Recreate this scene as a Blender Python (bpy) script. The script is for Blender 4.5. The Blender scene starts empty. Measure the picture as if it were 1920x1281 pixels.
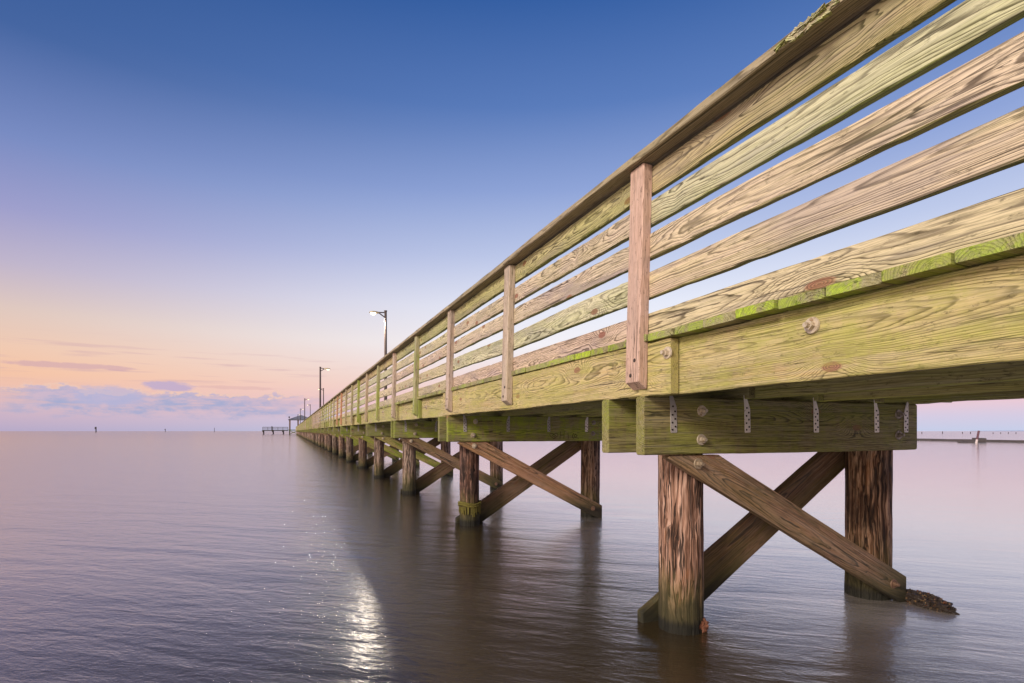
import bpy, bmesh, math, random
from mathutils import Vector, Matrix, noise as mnoise
random.seed(11)
R = math.radians
SC = bpy.context.scene
COL = SC.collection

# ------------------------------------------------------------------ camera
F = 1010.0
TH = math.atan(415 / F)
CX, CY, CH = -1.5716, -2.1526, 1.06
cam_d = bpy.data.cameras.new("camera")
cam = bpy.data.objects.new("camera", cam_d)
COL.objects.link(cam)
cam.location = (CX, CY, CH)
cam.rotation_euler = (R(90), 0, -TH)
cam_d.sensor_width = 36
cam_d.lens = 36 * F / 1920
cam_d.shift_y = 168.0 / 1920
cam_d.clip_start = 0.05
cam_d.clip_end = 60000
SC.camera = cam
SC.view_settings.view_transform = 'Standard'
SC.view_settings.look = 'None'
SC.view_settings.exposure = 0
SC.view_settings.gamma = 1
SC.cycles.use_denoising = True
SC.cycles.max_bounces = 6
SC.cycles.diffuse_bounces = 3
SC.cycles.glossy_bounces = 3
SC.cycles.sample_clamp_indirect = 4.0


def srgb(r, g, b, k=1.0):
    f = lambda v: (v / 255 / 12.92 if v / 255 <= .04045 else ((v / 255 + .055) / 1.055) ** 2.4) * k
    return (f(r), f(g), f(b), 1)


# ------------------------------------------------------------------ node helpers
class NT:
    def __init__(self, tree):
        self.t = tree
        tree.nodes.clear()

    def n(self, kind, **kw):
        nd = self.t.nodes.new(kind)
        for k, v in kw.items():
            setattr(nd, k, v)
        return nd

    def put(self, sock, v):
        if v is None:
            return
        if isinstance(v, bpy.types.NodeSocket):
            self.t.links.new(v, sock)
        else:
            if isinstance(v, (tuple, list)) and sock.type == 'RGBA' and len(v) == 3:
                v = (*v, 1)
            sock.default_value = v

    def m(self, op, a, b=None, c=None, clamp=False):
        nd = self.n('ShaderNodeMath', operation=op, use_clamp=clamp)
        for i, v in enumerate((a, b, c)):
            self.put(nd.inputs[i], v)
        return nd.outputs[0]

    def vm(self, op, a, b=None):
        nd = self.n('ShaderNodeVectorMath', operation=op)
        self.put(nd.inputs[0], a)
        self.put(nd.inputs[1], b)
        return nd.outputs['Value'] if op in ('DOT_PRODUCT', 'LENGTH', 'DISTANCE') else nd.outputs[0]

    def xyz(self, x, y, z):
        nd = self.n('ShaderNodeCombineXYZ')
        for i, v in enumerate((x, y, z)):
            self.put(nd.inputs[i], v)
        return nd.outputs[0]

    def sep(self, v):
        nd = self.n('ShaderNodeSeparateXYZ')
        self.put(nd.inputs[0], v)
        return nd.outputs

    def noise(self, vec, scale=1.0, detail=3.0, rough=.55, dist=0.0, dims='3D'):
        nd = self.n('ShaderNodeTexNoise', noise_dimensions=dims)
        self.put(nd.inputs['Vector'], vec)
        nd.inputs['Scale'].default_value = scale
        nd.inputs['Detail'].default_value = detail
        nd.inputs['Roughness'].default_value = rough
        nd.inputs['Distortion'].default_value = dist
        return nd.outputs[0]

    def ss(self, v, lo, hi, a=0.0, b=1.0):
        nd = self.n('ShaderNodeMapRange', interpolation_type='SMOOTHSTEP')
        self.put(nd.inputs[0], v)
        for i, q in enumerate((lo, hi, a, b)):
            self.put(nd.inputs[1 + i], q)
        return nd.outputs[0]

    def lin(self, v, lo, hi, a=0.0, b=1.0):
        nd = self.n('ShaderNodeMapRange', interpolation_type='LINEAR')
        self.put(nd.inputs[0], v)
        for i, q in enumerate((lo, hi, a, b)):
            self.put(nd.inputs[1 + i], q)
        return nd.outputs[0]

    def ramp(self, v, stops, interp='LINEAR'):
        nd = self.n('ShaderNodeValToRGB')
        nd.color_ramp.interpolation = interp
        el = nd.color_ramp.elements
        while len(el) < len(stops):
            el.new(0.5)
        for e, (p, c) in zip(el, stops):
            e.position = p
        for e, (p, c) in zip(el, stops):
            e.color = c if len(c) == 4 else (*c, 1)
        self.put(nd.inputs[0], v)
        return nd.outputs[0]

    def mix(self, f, a, b, blend='MIX'):
        nd = self.n('ShaderNodeMix', data_type='RGBA', blend_type=blend)
        self.put(nd.inputs[0], f)
        self.put(nd.inputs[6], a)
        self.put(nd.inputs[7], b)
        return nd.outputs[2]


# ------------------------------------------------------------------ sky
world = bpy.data.worlds.new("World")
SC.world = world
world.use_nodes = True
W = NT(world.node_tree)
gen = W.n('ShaderNodeTexCoord').outputs['Generated']
dx, dy, dz = W.sep(gen)
el = W.m('MULTIPLY', W.m('ARCSINE', dz), 180 / math.pi)          # degrees above the horizon
az = W.m('MULTIPLY', W.m('ARCTAN2', dx, dy), 180 / math.pi)      # degrees right of the pier's direction
elf = W.m('DIVIDE', el, 60.0, clamp=True)
GLOW_AZ = R(-120)
flat = W.vm('NORMALIZE', W.xyz(dx, dy, 0.0))
m = W.vm('DOT_PRODUCT', flat, (math.sin(GLOW_AZ), math.cos(GLOW_AZ), 0))
A = [(0, (182, 168, 198)), (1.3, (204, 178, 196)), (2.6, (232, 188, 180)), (4.6, (246, 196, 163)), (6.6, (240, 200, 174)),
     (9.5, (222, 197, 186)), (13, (188, 176, 200)), (17, (154, 154, 201)), (22, (117, 136, 192)), (29, (65, 98, 158)), (40, (38, 78, 140)), (60, (28, 56, 112))]
B = [(0, (198, 206, 232)), (1.3, (214, 204, 226)), (2.8, (240, 202, 210)), (5.5, (242, 222, 222)), (9, (246, 244, 250)), (13, (231, 235, 249)),
     (18, (191, 203, 235)), (24, (145, 166, 217)), (31, (92, 126, 189)), (40, (46, 91, 160)), (60, (28, 60, 120))]
colA = W.ramp(elf, [(e / 60, srgb(*c)) for e, c in A])
colB = W.ramp(elf, [(e / 60, srgb(*c)) for e, c in B])
sky = W.mix(W.ss(m, -.97, .0), colB, colA)
# afterglow on the side where the sun went down (outside the photograph)
g1 = W.ss(m, .1, 1.0)
g2 = W.ss(el, 34, 0)
glow = W.m('MULTIPLY', g1, g2)
sky = W.mix(glow, sky, (2.3, 1.75, 1.32, 1))
# low cumulus bank and thin streaks
azv = W.m('MULTIPLY', az, .16)
n1 = W.noise(W.xyz(azv, 3.0, 0.0), 1.5, 4, .6)
n2 = W.noise(W.xyz(W.m('MULTIPLY', az, .55), W.m('MULTIPLY', el, 1.5), 5.0), 1.0, 7, .64)
top = W.m('ADD', W.m('MULTIPLY', n1, 3.2), W.m('MULTIPLY', n2, 3.0))
top = W.m('SUBTRACT', W.m('ADD', top, .55), el)
body = W.ss(top, -.12, .34)
low = W.ss(W.m('ADD', el, W.m('MULTIPLY', W.m('SUBTRACT', n2, .5), -2.0)), 1.0, 2.1)
side = W.m('MULTIPLY', W.ss(az, -23, -18.5), W.ss(az, 6, -4))
n3 = W.noise(W.xyz(W.m('MULTIPLY', az, .32), W.m('MULTIPLY', el, 2.4), 1.0), 1.0, 4, .55)
cum = W.m('MULTIPLY', W.m('MULTIPLY', body, low), side)
cum = W.m('MULTIPLY', cum, W.ss(n3, .34, .50, .55, 1.0))
ccol = W.mix(W.ss(n2, .35, .65), srgb(164, 172, 208), srgb(204, 184, 204))
sky = W.mix(W.m('MULTIPLY', cum, .95), sky, ccol)
rim_ = W.m('MULTIPLY', W.m('MULTIPLY', W.m('MULTIPLY', body, W.m('SUBTRACT', 1.0, body)), 3.2), W.m('MULTIPLY', side, low))
sky = W.mix(W.m('MULTIPLY', rim_, .75), sky, srgb(250, 208, 180))
n4 = W.noise(W.xyz(W.m('MULTIPLY', az, .11), W.m('MULTIPLY', el, 1.9), 9.0), 1.0, 3, .5)
streak = W.m('MULTIPLY', W.m('MULTIPLY', W.ss(n4, .53, .68), W.ss(el, 3.6, 5.0)), W.ss(el, 8.5, 6.4))
sky = W.mix(W.m('MULTIPLY', W.m('MULTIPLY', streak, W.ss(az, 12, -4)), .5), sky, srgb(205, 168, 178))


def puff(azc, elc, ra, re, col, amt):
    """one small cloud at a given bearing and height"""
    u = W.m('DIVIDE', W.m('SUBTRACT', az, azc), ra)
    v = W.m('DIVIDE', W.m('SUBTRACT', el, elc), re)
    d = W.m('ADD', W.m('MULTIPLY', u, u), W.m('MULTIPLY', v, v))
    d = W.m('ADD', d, W.m('MULTIPLY', W.m('SUBTRACT', n2, .5), 2.6))
    return W.m('MULTIPLY', W.ss(d, 1.0, .3), amt), col


for args in ((-10.1, 4.0, 2.4, .5, srgb(190, 172, 206), .85), (-17.2, 5.35, 5.5, .3, srgb(205, 165, 178), .6),
             (-4.5, 4.1, 4.2, .2, srgb(222, 180, 178), .5), (-14.5, 3.0, 3.2, 1.0, srgb(186, 182, 214), .7)):
    f_, c_ = puff(*args)
    sky = W.mix(f_, sky, c_)
sky = W.mix(W.ss(el, 0.0, -2.0), sky, srgb(120, 105, 110))
bg = W.n('ShaderNodeBackground')
W.put(bg.inputs[0], sky)
bg.inputs[1].default_value = 1.0
W.t.links.new(bg.outputs[0], W.n('ShaderNodeOutputWorld').inputs[0])

# ------------------------------------------------------------------ sun (afterglow, soft)
sd = bpy.data.lights.new("sun", 'SUN')
sun = bpy.data.objects.new("sun", sd)
COL.objects.link(sun)
sd.energy = 3.2
sd.angle = R(17)
sd.color = (1.0, .92, .80)
S_AZ, S_EL = R(-114), R(27)
to_sun = Vector((math.sin(S_AZ) * math.cos(S_EL), math.cos(S_AZ) * math.cos(S_EL), math.sin(S_EL)))
sun.rotation_euler = (-to_sun).to_track_quat('-Z', 'Y').to_euler()

# ------------------------------------------------------------------ materials


def new_mat(name):
    mt = bpy.data.materials.new(name)
    mt.use_nodes = True
    return mt, NT(mt.node_tree)


def finish(T, col, rough, height=None, bump=.3, dist=.004, metal=0.0, spec=.35):
    b = T.n('ShaderNodeBsdfPrincipled')
    T.put(b.inputs['Base Color'], col)
    T.put(b.inputs['Roughness'], rough)
    T.put(b.inputs['Metallic'], metal)
    b.inputs['Specular IOR Level'].default_value = spec
    if height is not None:
        bp = T.n('ShaderNodeBump')
        bp.inputs['Strength'].default_value = bump
        bp.inputs['Distance'].default_value = dist
        T.put(bp.inputs['Height'], height)
        T.t.links.new(bp.outputs[0], b.inputs['Normal'])
    T.t.links.new(b.outputs[0], T.n('ShaderNodeOutputMaterial').inputs[0])


def wood_mat(name, light, dark, ring=.0085, stain=(.3, .22, .16), knot=(.16, .075, .05), algae=(.16, .2, .02), contrast=1.0,
             wet=False, knots=1.0, under=0.0, wave=.024, drip=0.0, weather=0.0):
    """sawn softwood, grain along local X: growth rings cut from a slightly crooked log, knots, fibres, checks, algae"""
    mt, T = new_mat(name)
    P0 = T.n('ShaderNodeTexCoord').outputs['Object']
    oi = T.n('ShaderNodeObjectInfo')
    rnd = oi.outputs['Random']
    h2 = T.m('FRACT', T.m('MULTIPLY', rnd, 37.7))
    h3 = T.m('FRACT', T.m('MULTIPLY', rnd, 91.3))
    P = T.vm('ADD', P0, T.xyz(T.m('MULTIPLY', rnd, 80.0), 0.0, 0.0))
    x, y, z = T.sep(P)
    # knots
    kv = T.n('ShaderNodeTexVoronoi', feature='F1', voronoi_dimensions='2D')
    T.put(kv.inputs['Vector'], T.xyz(T.m('MULTIPLY', x, 1.1), T.m('ADD', T.m('MULTIPLY', T.m('ADD', z, T.m('MULTIPLY', y, .3)), 2.5), T.m('MULTIPLY', h2, 9.0)), 0.0))
    kv.inputs['Scale'].default_value = 1.25
    kd = kv.outputs['Distance']
    kd = T.m('ADD', kd, T.m('MULTIPLY', T.m('SUBTRACT', T.noise(P, 22, 2), .5), .03))
    kk = T.m('DIVIDE', kd, .15)
    bulge = T.m('POWER', 2.718, T.m('MULTIPLY', T.m('MULTIPLY', kk, kk), -1.0))
    # rings
    wy = T.noise(T.xyz(T.m('MULTIPLY', x, .55), 1.7, h2), 1.0, 2, .5)
    wz = T.noise(T.xyz(T.m('MULTIPLY', x, .5), 8.7, h3), 1.0, 2, .5)
    yy = T.m('ADD', y, T.m('ADD', T.m('MULTIPLY', T.m('SUBTRACT', wy, .5), .17), T.m('ADD', T.m('MULTIPLY', h2, .07), .03)))
    zz = T.m('ADD', z, T.m('ADD', T.m('MULTIPLY', T.m('SUBTRACT', wz, .5), .16), T.m('MULTIPLY', T.m('SUBTRACT', h3, .5), .13)))
    r = T.m('SQRT', T.m('ADD', T.m('MULTIPLY', yy, yy), T.m('MULTIPLY', zz, zz)))
    wob = T.noise(T.vm('MULTIPLY', P, (2.2, 14, 14)), 1.0, 3, .6)
    r = T.m('ADD', r, T.m('ADD', T.m('MULTIPLY', T.m('SUBTRACT', wob, .5), wave), T.m('MULTIPLY', bulge, .05 * knots)))
    # uneven ring widths
    rr = T.m('ADD', T.m('DIVIDE', r, ring), T.m('MULTIPLY', T.noise(T.xyz(T.m('MULTIPLY', r, 40.0), h3, 0.0), 1.0, 2), 3.0))
    ph = T.m('FRACT', rr)
    line = T.ramp(ph, [(0, (.0,) * 3), (.40, (.08,) * 3), (.66, (.32,) * 3), (.84, (1,) * 3), (.93, (.92,) * 3), (1, (0,) * 3)])
    patch = T.noise(T.vm('MULTIPLY', P, (1.3, 7, 7)), 1.0, 3, .6)
    line_amt = T.m('MULTIPLY', line, T.ss(patch, .30, .66, .5 * contrast, 1.0 * contrast), clamp=True)
    fib = T.noise(T.vm('MULTIPLY', P, (14, 330, 330)), 1.0, 2, .65)
    fib2 = T.noise(T.vm('MULTIPLY', P, (2.2, 70, 70)), 1.0, 2, .6)
    base = T.mix(line_amt, light, dark)
    base = T.mix(T.ss(patch, .55, .78, 0, .45), base, stain)
    base = T.mix(T.ss(fib, .42, .68, 0.0, .55), base, dark)
    base = T.mix(T.ss(fib2, .3, .62, .22, 0), base, T.mix(.5, light, (.75, .7, .6, 1)))
    # dark mildew streaks along the grain
    mil = T.noise(T.vm('MULTIPLY', P, (3.2, 30, 30)), 1.0, 5, .72)
    base = T.mix(T.ss(mil, .56, .68, 0, .5), base, (.075, .06, .045, 1))
    # checks
    chk = T.noise(T.vm('MULTIPLY', P, (1.0, 55, 55)), 1.0, 2, .5)
    ck = T.ss(chk, .67, .70)
    base = T.mix(T.m('MULTIPLY', ck, .8), base, (.03, .022, .015, 1))
    hair = T.m('ABSOLUTE', T.m('SUBTRACT', T.noise(T.vm('MULTIPLY', P, (.9, 62, 62)), 1.0, 2, .5), .5))
    hm = T.noise(T.vm('MULTIPLY', P, (1.4, 9, 9)), 1.0, 2, .6)
    hr = T.m('MULTIPLY', T.ss(hair, .017, .006), T.ss(hm, .46, .56))
    base = T.mix(T.m('MULTIPLY', hr, .8), base, (.045, .032, .02, 1))
    dirt = T.noise(T.vm('MULTIPLY', P, (26, 60, 60)), 1.0, 4, .75)
    base = T.mix(T.ss(dirt, .57, .68, 0, .6), base, (.06, .047, .03, 1))
    grey = T.noise(T.vm('MULTIPLY', P, (.9, 5, 5)), 1.0, 5, .7)
    base = T.mix(T.ss(grey, .50, .62, 0, weather), base, T.mix(line_amt, (.42, .37, .34, 1), (.10, .085, .075, 1)))
    # knots
    kc = T.ss(kd, .062, .042)
    if knots > 0:
        kring = T.m('FRACT', T.m('MULTIPLY', kd, 75.0))
        kcol = T.mix(T.ss(kring, .2, .8), knot, [c * 2.1 for c in knot])
        base = T.mix(T.m('MULTIPLY', kc, .9 * min(knots, 1)), base, kcol)
    # algae
    al = T.noise(T.vm('MULTIPLY', P, (1.6, 7, 7)), 1.0, 6, .72)
    if drip:
        dr = T.noise(T.xyz(T.m('MULTIPLY', x, 9.0), y, T.m('MULTIPLY', z, 2.2)), 1.0, 5, .7)
        al = T.m('ADD', T.m('MULTIPLY', al, 1 - drip), T.m('MULTIPLY', dr, drip))
    amt = T.m('MULTIPLY', T.ss(al, .43, .58), oi.outputs['Alpha'])
    if under:
        nz = T.sep(T.n('ShaderNodeNewGeometry').outputs['Normal'])[2]
        amt = T.m('MAXIMUM', amt, T.m('MULTIPLY', T.ss(nz, -.5, -.8), under))
    alc = T.mix(T.ss(fib2, .3, .7), algae, [min(1, c * 1.9) for c in algae])
    base = T.mix(T.m('MULTIPLY', amt, .8), base, T.mix(T.m('MULTIPLY', line_amt, .5), alc, dark))
    base = T.mix(1.0, base, oi.outputs['Color'], 'MULTIPLY')
    if wet:                                   # slime and wetting near the tide line
        pz = T.sep(T.n('ShaderNodeNewGeometry').outputs['Position'])[2]
        lv = T.m('ADD', pz, T.m('MULTIPLY', T.m('SUBTRACT', patch, .5), .5))
        base = T.mix(T.ss(lv, .38, .10, 0, .75), base, (.05, .052, .015, 1))
        base = T.mix(T.ss(lv, .16, .04, 0, .85), base, (.016, .015, .010, 1))
    hgt = T.m('ADD', T.m('MULTIPLY', line, .5), T.m('ADD', T.m('MULTIPLY', fib, .5), T.m('MULTIPLY', T.m('MAXIMUM', ck, hr), -1.5)))
    finish(T, base, T.ss(fib, .2, .8, .62, .85), hgt, .5, .003)
    return mt


M_RAIL = wood_mat("weathered_rail_wood", (.69, .605, .43), (.105, .08, .05), ring=.006, stain=(.44, .34, .30), algae=(.26, .32, .04), under=.6, contrast=1.2, weather=.6)
M_CAP = wood_mat("cap_rail_wood", (.42, .34, .23), (.12, .09, .055), ring=.0105, stain=(.30, .23, .18), algae=(.2, .22, .05), contrast=1.1)
M_POST = wood_mat("post_wood", (.62, .50, .41), (.25, .165, .115), ring=.006, stain=(.40, .26, .21), algae=(.24, .27, .03), contrast=.8, knots=.8, weather=.3)
M_RIM = wood_mat("rim_wood", (.55, .455, .215), (.15, .125, .042), ring=.0058, stain=(.50, .30, .17), algae=(.25, .27, .045), contrast=1.2, under=.4, wave=.02, drip=.35)
M_BEAM = wood_mat("cap_beam_wood", (.33, .27, .105), (.05, .042, .015), ring=.007, stain=(.22, .19, .06), algae=(.21, .265, .012), contrast=1.3, wave=.026, drip=.5)
M_JOIST = wood_mat("joist_wood", (.36, .31, .14), (.15, .13, .055), ring=.009, stain=(.2, .13, .07), algae=(.30, .32, .05), contrast=.9, knots=.5, under=.75)  # underside algae tint also lightens the bottoms, painting in lit edges
M_DECK = wood_mat("deck_wood", (.36, .31, .15), (.10, .085, .035), ring=.008, stain=(.2, .15, .08), algae=(.25, .35, .008), contrast=.9, knots=.3)
M_BRACE = wood_mat("brace_wood", (.36, .20, .115), (.032, .02, .014), ring=.0075, stain=(.10, .065, .045), algae=(.14, .13, .02), wet=True, contrast=1.1)


def pile_material():
    mt, T = new_mat("pile_wood")
    P0 = T.n('ShaderNodeTexCoord').outputs['Object']
    oi = T.n('ShaderNodeObjectInfo')
    P = T.vm('ADD', P0, T.xyz(0.0, 0.0, T.m('MULTIPLY', oi.outputs['Random'], 60.0)))
    warp = T.noise(T.vm('MULTIPLY', P, (7, 7, 2.2)), 1.0, 3, .6)
    Pw = T.vm('ADD', P, T.vm('MULTIPLY', T.xyz(warp, warp, 0.0), (.07, .07, 0)))
    f1 = T.noise(T.vm('MULTIPLY', Pw, (58, 58, 2.0)), 1.0, 4, .62)
    f2 = T.noise(T.vm('MULTIPLY', Pw, (150, 150, 5)), 1.0, 2, .6)
    big = T.noise(T.vm('MULTIPLY', P, (8, 8, 3)), 1.0, 4, .65)
    col = T.ramp(f1, [(.34, (.018, .012, .009)), (.42, (.10, .055, .035)), (.475, (.30, .19, .135)), (.56, (.52, .385, .31)), (.70, (.64, .51, .43))])
    col = T.mix(T.ss(f2, .35, .7, .5, 0), col, (.09, .05, .03, 1))
    cr = T.m('ABSOLUTE', T.m('SUBTRACT', T.noise(T.vm('MULTIPLY', Pw, (30, 30, 1.1)), 1.0, 3, .6), .5))
    crk = T.ss(cr, .030, .010)
    col = T.mix(T.m('MULTIPLY', crk, .92), col, (.014, .009, .007, 1))
    col = T.mix(T.ss(big, .56, .72, 0, .5), col, (.34, .16, .06, 1))          # orange stain
    al = oi.outputs['Alpha']                                                    # how black and charred the pile looks
    bk = T.m('MULTIPLY', T.ss(T.noise(T.vm('MULTIPLY', P, (13, 13, 4)), 1.0, 4, .7), .40, .60), al)
    col = T.mix(T.m('MULTIPLY', bk, .85), col, (.03, .019, .014, 1))
    col = T.mix(1.0, col, oi.outputs['Color'], 'MULTIPLY')
    pz = T.sep(T.n('ShaderNodeNewGeometry').outputs['Position'])[2]
    lv = T.m('ADD', pz, T.m('MULTIPLY', T.m('SUBTRACT', big, .5), .55))
    col = T.mix(T.ss(lv, .42, .14, 0, .6), col, T.mix(f1, (.02, .022, .006, 1), (.22, .18, .03, 1)))
    col = T.mix(T.ss(lv, .26, .10, 0, .9), col, T.mix(f1, (.014, .013, .007, 1), (.07, .06, .02, 1)))
    col = T.mix(T.ss(T.m('ADD', pz, T.m('MULTIPLY', f1, -.08)), .045, .0, 0, .92), col, (.010, .009, .006, 1))
    h = T.m('ADD', T.m('SUBTRACT', f1, T.m('MULTIPLY', crk, .7)), T.m('MULTIPLY', f2, .35))
    finish(T, col, .75, h, .9, .012)
    return mt


M_PILE = pile_material()


def metal_mat(name, base, rust, amt, rough=.5, metal=.6):
    mt, T = new_mat(name)
    P = T.n('ShaderNodeTexCoord').outputs['Object']
    oi = T.n('ShaderNodeObjectInfo')
    P = T.vm('ADD', P, T.xyz(T.m('MULTIPLY', oi.outputs['Random'], 30.0), 0.0, 0.0))
    nz = T.noise(P, 42, 4, .65)
    f = T.ss(nz, .62 - amt, .80 - amt)
    col = T.mix(f, base, rust)
    col = T.mix(1.0, col, oi.outputs['Color'], 'MULTIPLY')
    finish(T, col, T.mix(f, (rough,) * 3, (.85,) * 3), nz, .3, .002, T.m('MULTIPLY', T.m('SUBTRACT', 1.0, f), metal))
    return mt


M_ZINC = metal_mat("galvanised_strap", (.90, .85, .80), (.24, .12, .08), .06, .6, .1)
M_BOLT = metal_mat("bolt_steel", (.62, .52, .40), (.30, .19, .10), .10, .45, .35)
M_HOLE = metal_mat("nail_head", (.05, .035, .03), (.03, .02, .015), .1, .7, .1)
M_POLE = metal_mat("lamp_pole_paint", (.085, .06, .055), (.12, .07, .05), .02, .5, .2)
M_HEAD = metal_mat("lamp_housing", (.62, .50, .30), (.3, .2, .1), -.05, .45, .3)  # pale warm base paints the lamp's glow onto the housing


def flat_mat(name, col, rough=.8, scale=6.0, var=.35):
    mt, T = new_mat(name)
    P = T.n('ShaderNodeTexCoord').outputs['Object']
    nz = T.noise(P, scale, 4, .6)
    finish(T, T.mix(nz, [c * (1 - var) for c in col], [min(1, c * (1 + var)) for c in col]), rough, nz, .3, .01)
    return mt


M_ROOF = flat_mat("pavilion_roof", (.20, .20, .23), .7, 2)
M_DARKWOOD = flat_mat("far_timber", (.06, .048, .025), .85, 2)
M_FARGREEN = flat_mat("far_green_timber", (.14, .17, .05), .85, 2)
M_PAVPOST = flat_mat("pavilion_post", (.26, .17, .13), .8, 2)
M_BREAK = flat_mat("breakwater_timber", (.085, .07, .07), .8, 3)
M_MARK = flat_mat("marker_timber", (.045, .035, .04), .8, 3)
M_PALE = flat_mat("pale_paint", (.6, .5, .48), .8, 5, .2)
M_REDPOST = flat_mat("faded_red_post", (.13, .06, .075), .8, 5, .2)
M_SHORE = flat_mat("hazed_shore", (.36, .42, .62), 1.0, .01, .15)  # distance haze painted in as a bluish base colour
M_ROPE = flat_mat("mossy_rope", (.15, .125, .028), .95, 60, .7)
M_CRUST = flat_mat("barnacle_shell", (.045, .032, .026), .55, 55, .85)
M_RUSTCRUST = flat_mat("rusty_barnacles", (.17, .065, .035), .6, 70, .8)
M_CARVE = flat_mat("carved_groove", (.05, .045, .012), .95, 40, .4)


def lens_mat(name, strength):
    mt, T = new_mat(name)
    b = T.n('ShaderNodeEmission')
    b.inputs[0].default_value = (1.0, .82, .50, 1)
    b.inputs[1].default_value = strength
    T.t.links.new(b.outputs[0], T.n('ShaderNodeOutputMaterial').inputs[0])
    return mt


M_LENS = lens_mat("lit_lens", 9.0)
M_LENS_DIM = lens_mat("dim_lit_lens", 2.5)


def water_material():
    mt, T = new_mat("bay_water")
    P = T.n('ShaderNodeTexCoord').outputs['Object']
    rot = T.n('ShaderNodeVectorRotate', rotation_type='Z_AXIS')
    T.put(rot.inputs['Vector'], P)
    rot.inputs['Angle'].default_value = R(38)
    Q = rot.outputs[0]
    a = T.noise(T.vm('MULTIPLY', Q, (.55, 2.3, 1)), 1.0, 3, .55, .4)         # smeared swell
    b = T.noise(T.vm('MULTIPLY', Q, (4.2, 10.5, 1)), 1.0, 3, .6, .6)
    c = T.noise(T.vm('MULTIPLY', Q, (16, 34, 1)), 1.0, 3, .65, .3)          # fine ripple
    h = T.m('ADD', T.m('MULTIPLY', a, 1.0), T.m('ADD', T.m('MULTIPLY', b, .26), T.m('MULTIPLY', c, .10)))
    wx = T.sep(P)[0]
    bright_side = T.ss(T.m('ADD', wx, T.m('MULTIPLY', T.m('SUBTRACT', a, .5), 2.0)), 1.9, 4.8)      # +X side: brighter light painted into the diffuse colour, surface smoother
    bp = T.n('ShaderNodeBump')
    T.put(bp.inputs['Strength'], T.lin(bright_side, 0, 1, .9, .25))
    bp.inputs['Distance'].default_value = .022
    T.put(bp.inputs['Height'], h)
    fr = T.n('ShaderNodeFresnel')
    fr.inputs[0].default_value = 1.33
    T.t.links.new(bp.outputs[0], fr.inputs['Normal'])
    fac = T.ramp(fr.outputs[0], [(0, (.04,) * 3), (.05, (.13,) * 3), (.09, (.19,) * 3), (.13, (.29,) * 3), (.2, (.50,) * 3), (.34, (.76,) * 3), (.6, (.92,) * 3), (1, (.84,) * 3)])
    di = T.n('ShaderNodeBsdfDiffuse')
    big = T.noise(T.vm('MULTIPLY', Q, (.3, .8, 1)), 1.0, 3, .6)
    T.put(di.inputs[0], T.mix(bright_side, T.mix(big, (.034, .022, .009, 1), (.060, .040, .018, 1)), T.mix(big, (.47, .405, .37, 1), (.58, .51, .475, 1))))
    gl = T.n('ShaderNodeBsdfGlossy', distribution='GGX')
    gl.inputs['Color'].default_value = (.95, .91, .91, 1)
    T.put(gl.inputs['Roughness'], T.lin(bright_side, 0, 1, .17, .08))
    T.t.links.new(bp.outputs[0], gl.inputs['Normal'])
    fine = T.noise(T.vm('MULTIPLY', Q, (75, 120, 1)), 1.0, 2, .6)
    bp2 = T.n('ShaderNodeBump')
    bp2.inputs['Strength'].default_value = .8
    bp2.inputs['Distance'].default_value = .0062
    T.put(bp2.inputs['Height'], fine)
    T.t.links.new(bp.outputs[0], bp2.inputs['Normal'])
    gf = T.n('ShaderNodeBsdfGlossy', distribution='GGX')
    gf.inputs['Color'].default_value = (.93, .90, .90, 1)
    gf.inputs['Roughness'].default_value = .10
    T.t.links.new(bp2.outputs[0], gf.inputs['Normal'])
    mg = T.n('ShaderNodeMixShader')
    T.put(mg.inputs[0], T.lin(bright_side, 0, 1, .62, .3))
    T.t.links.new(gl.outputs[0], mg.inputs[1])
    T.t.links.new(gf.outputs[0], mg.inputs[2])
    mx = T.n('ShaderNodeMixShader')
    T.put(mx.inputs[0], fac)
    T.t.links.new(di.outputs[0], mx.inputs[1])
    T.t.links.new(mg.outputs[0], mx.inputs[2])
    T.t.links.new(mx.outputs[0], T.n('ShaderNodeOutputMaterial').inputs[0])
    return mt


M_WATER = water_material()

# ------------------------------------------------------------------ object helpers


def link(name, me, mat, parent=None, loc=(0, 0, 0), rot=(0, 0, 0), color=None, label=None):
    o = bpy.data.objects.new(name, me)
    COL.objects.link(o)
    if mat is not None and len(me.materials) == 0:
        me.materials.append(mat)
    o.location = loc
    o.rotation_euler = rot
    if parent is not None:
        o.parent = parent
    o.color = color or (1, 1, 1, .35)
    if label:
        o['label'] = label
    return o


def copy_of(src, parent, loc, rot=None, color=None, label=None):
    o = src.copy()
    COL.objects.link(o)
    o.parent = parent
    o.location = loc
    if rot is not None:
        o.rotation_euler = rot
    if color:
        o.color = color
    for k in ('label',):
        if k in o:
            del o[k]
    if label:
        o['label'] = label
    return o


def tag(o, label, cat, group=None, kind=None):
    o['label'] = label
    o['category'] = cat
    if group:
        o['group'] = group
    if kind:
        o['kind'] = kind
    return o


def empty(name, loc, rot=(0, 0, 0)):
    o = bpy.data.objects.new(name, None)
    COL.objects.link(o)
    o.location = loc
    o.rotation_euler = rot
    o.empty_display_size = .2
    return o


def to_mesh(bm, name, smooth=False):
    bmesh.ops.recalc_face_normals(bm, faces=bm.faces)
    me = bpy.data.meshes.new(name)
    bm.to_mesh(me)
    bm.free()
    if smooth:
        for p in me.polygons:
            p.use_smooth = True
    return me


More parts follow.
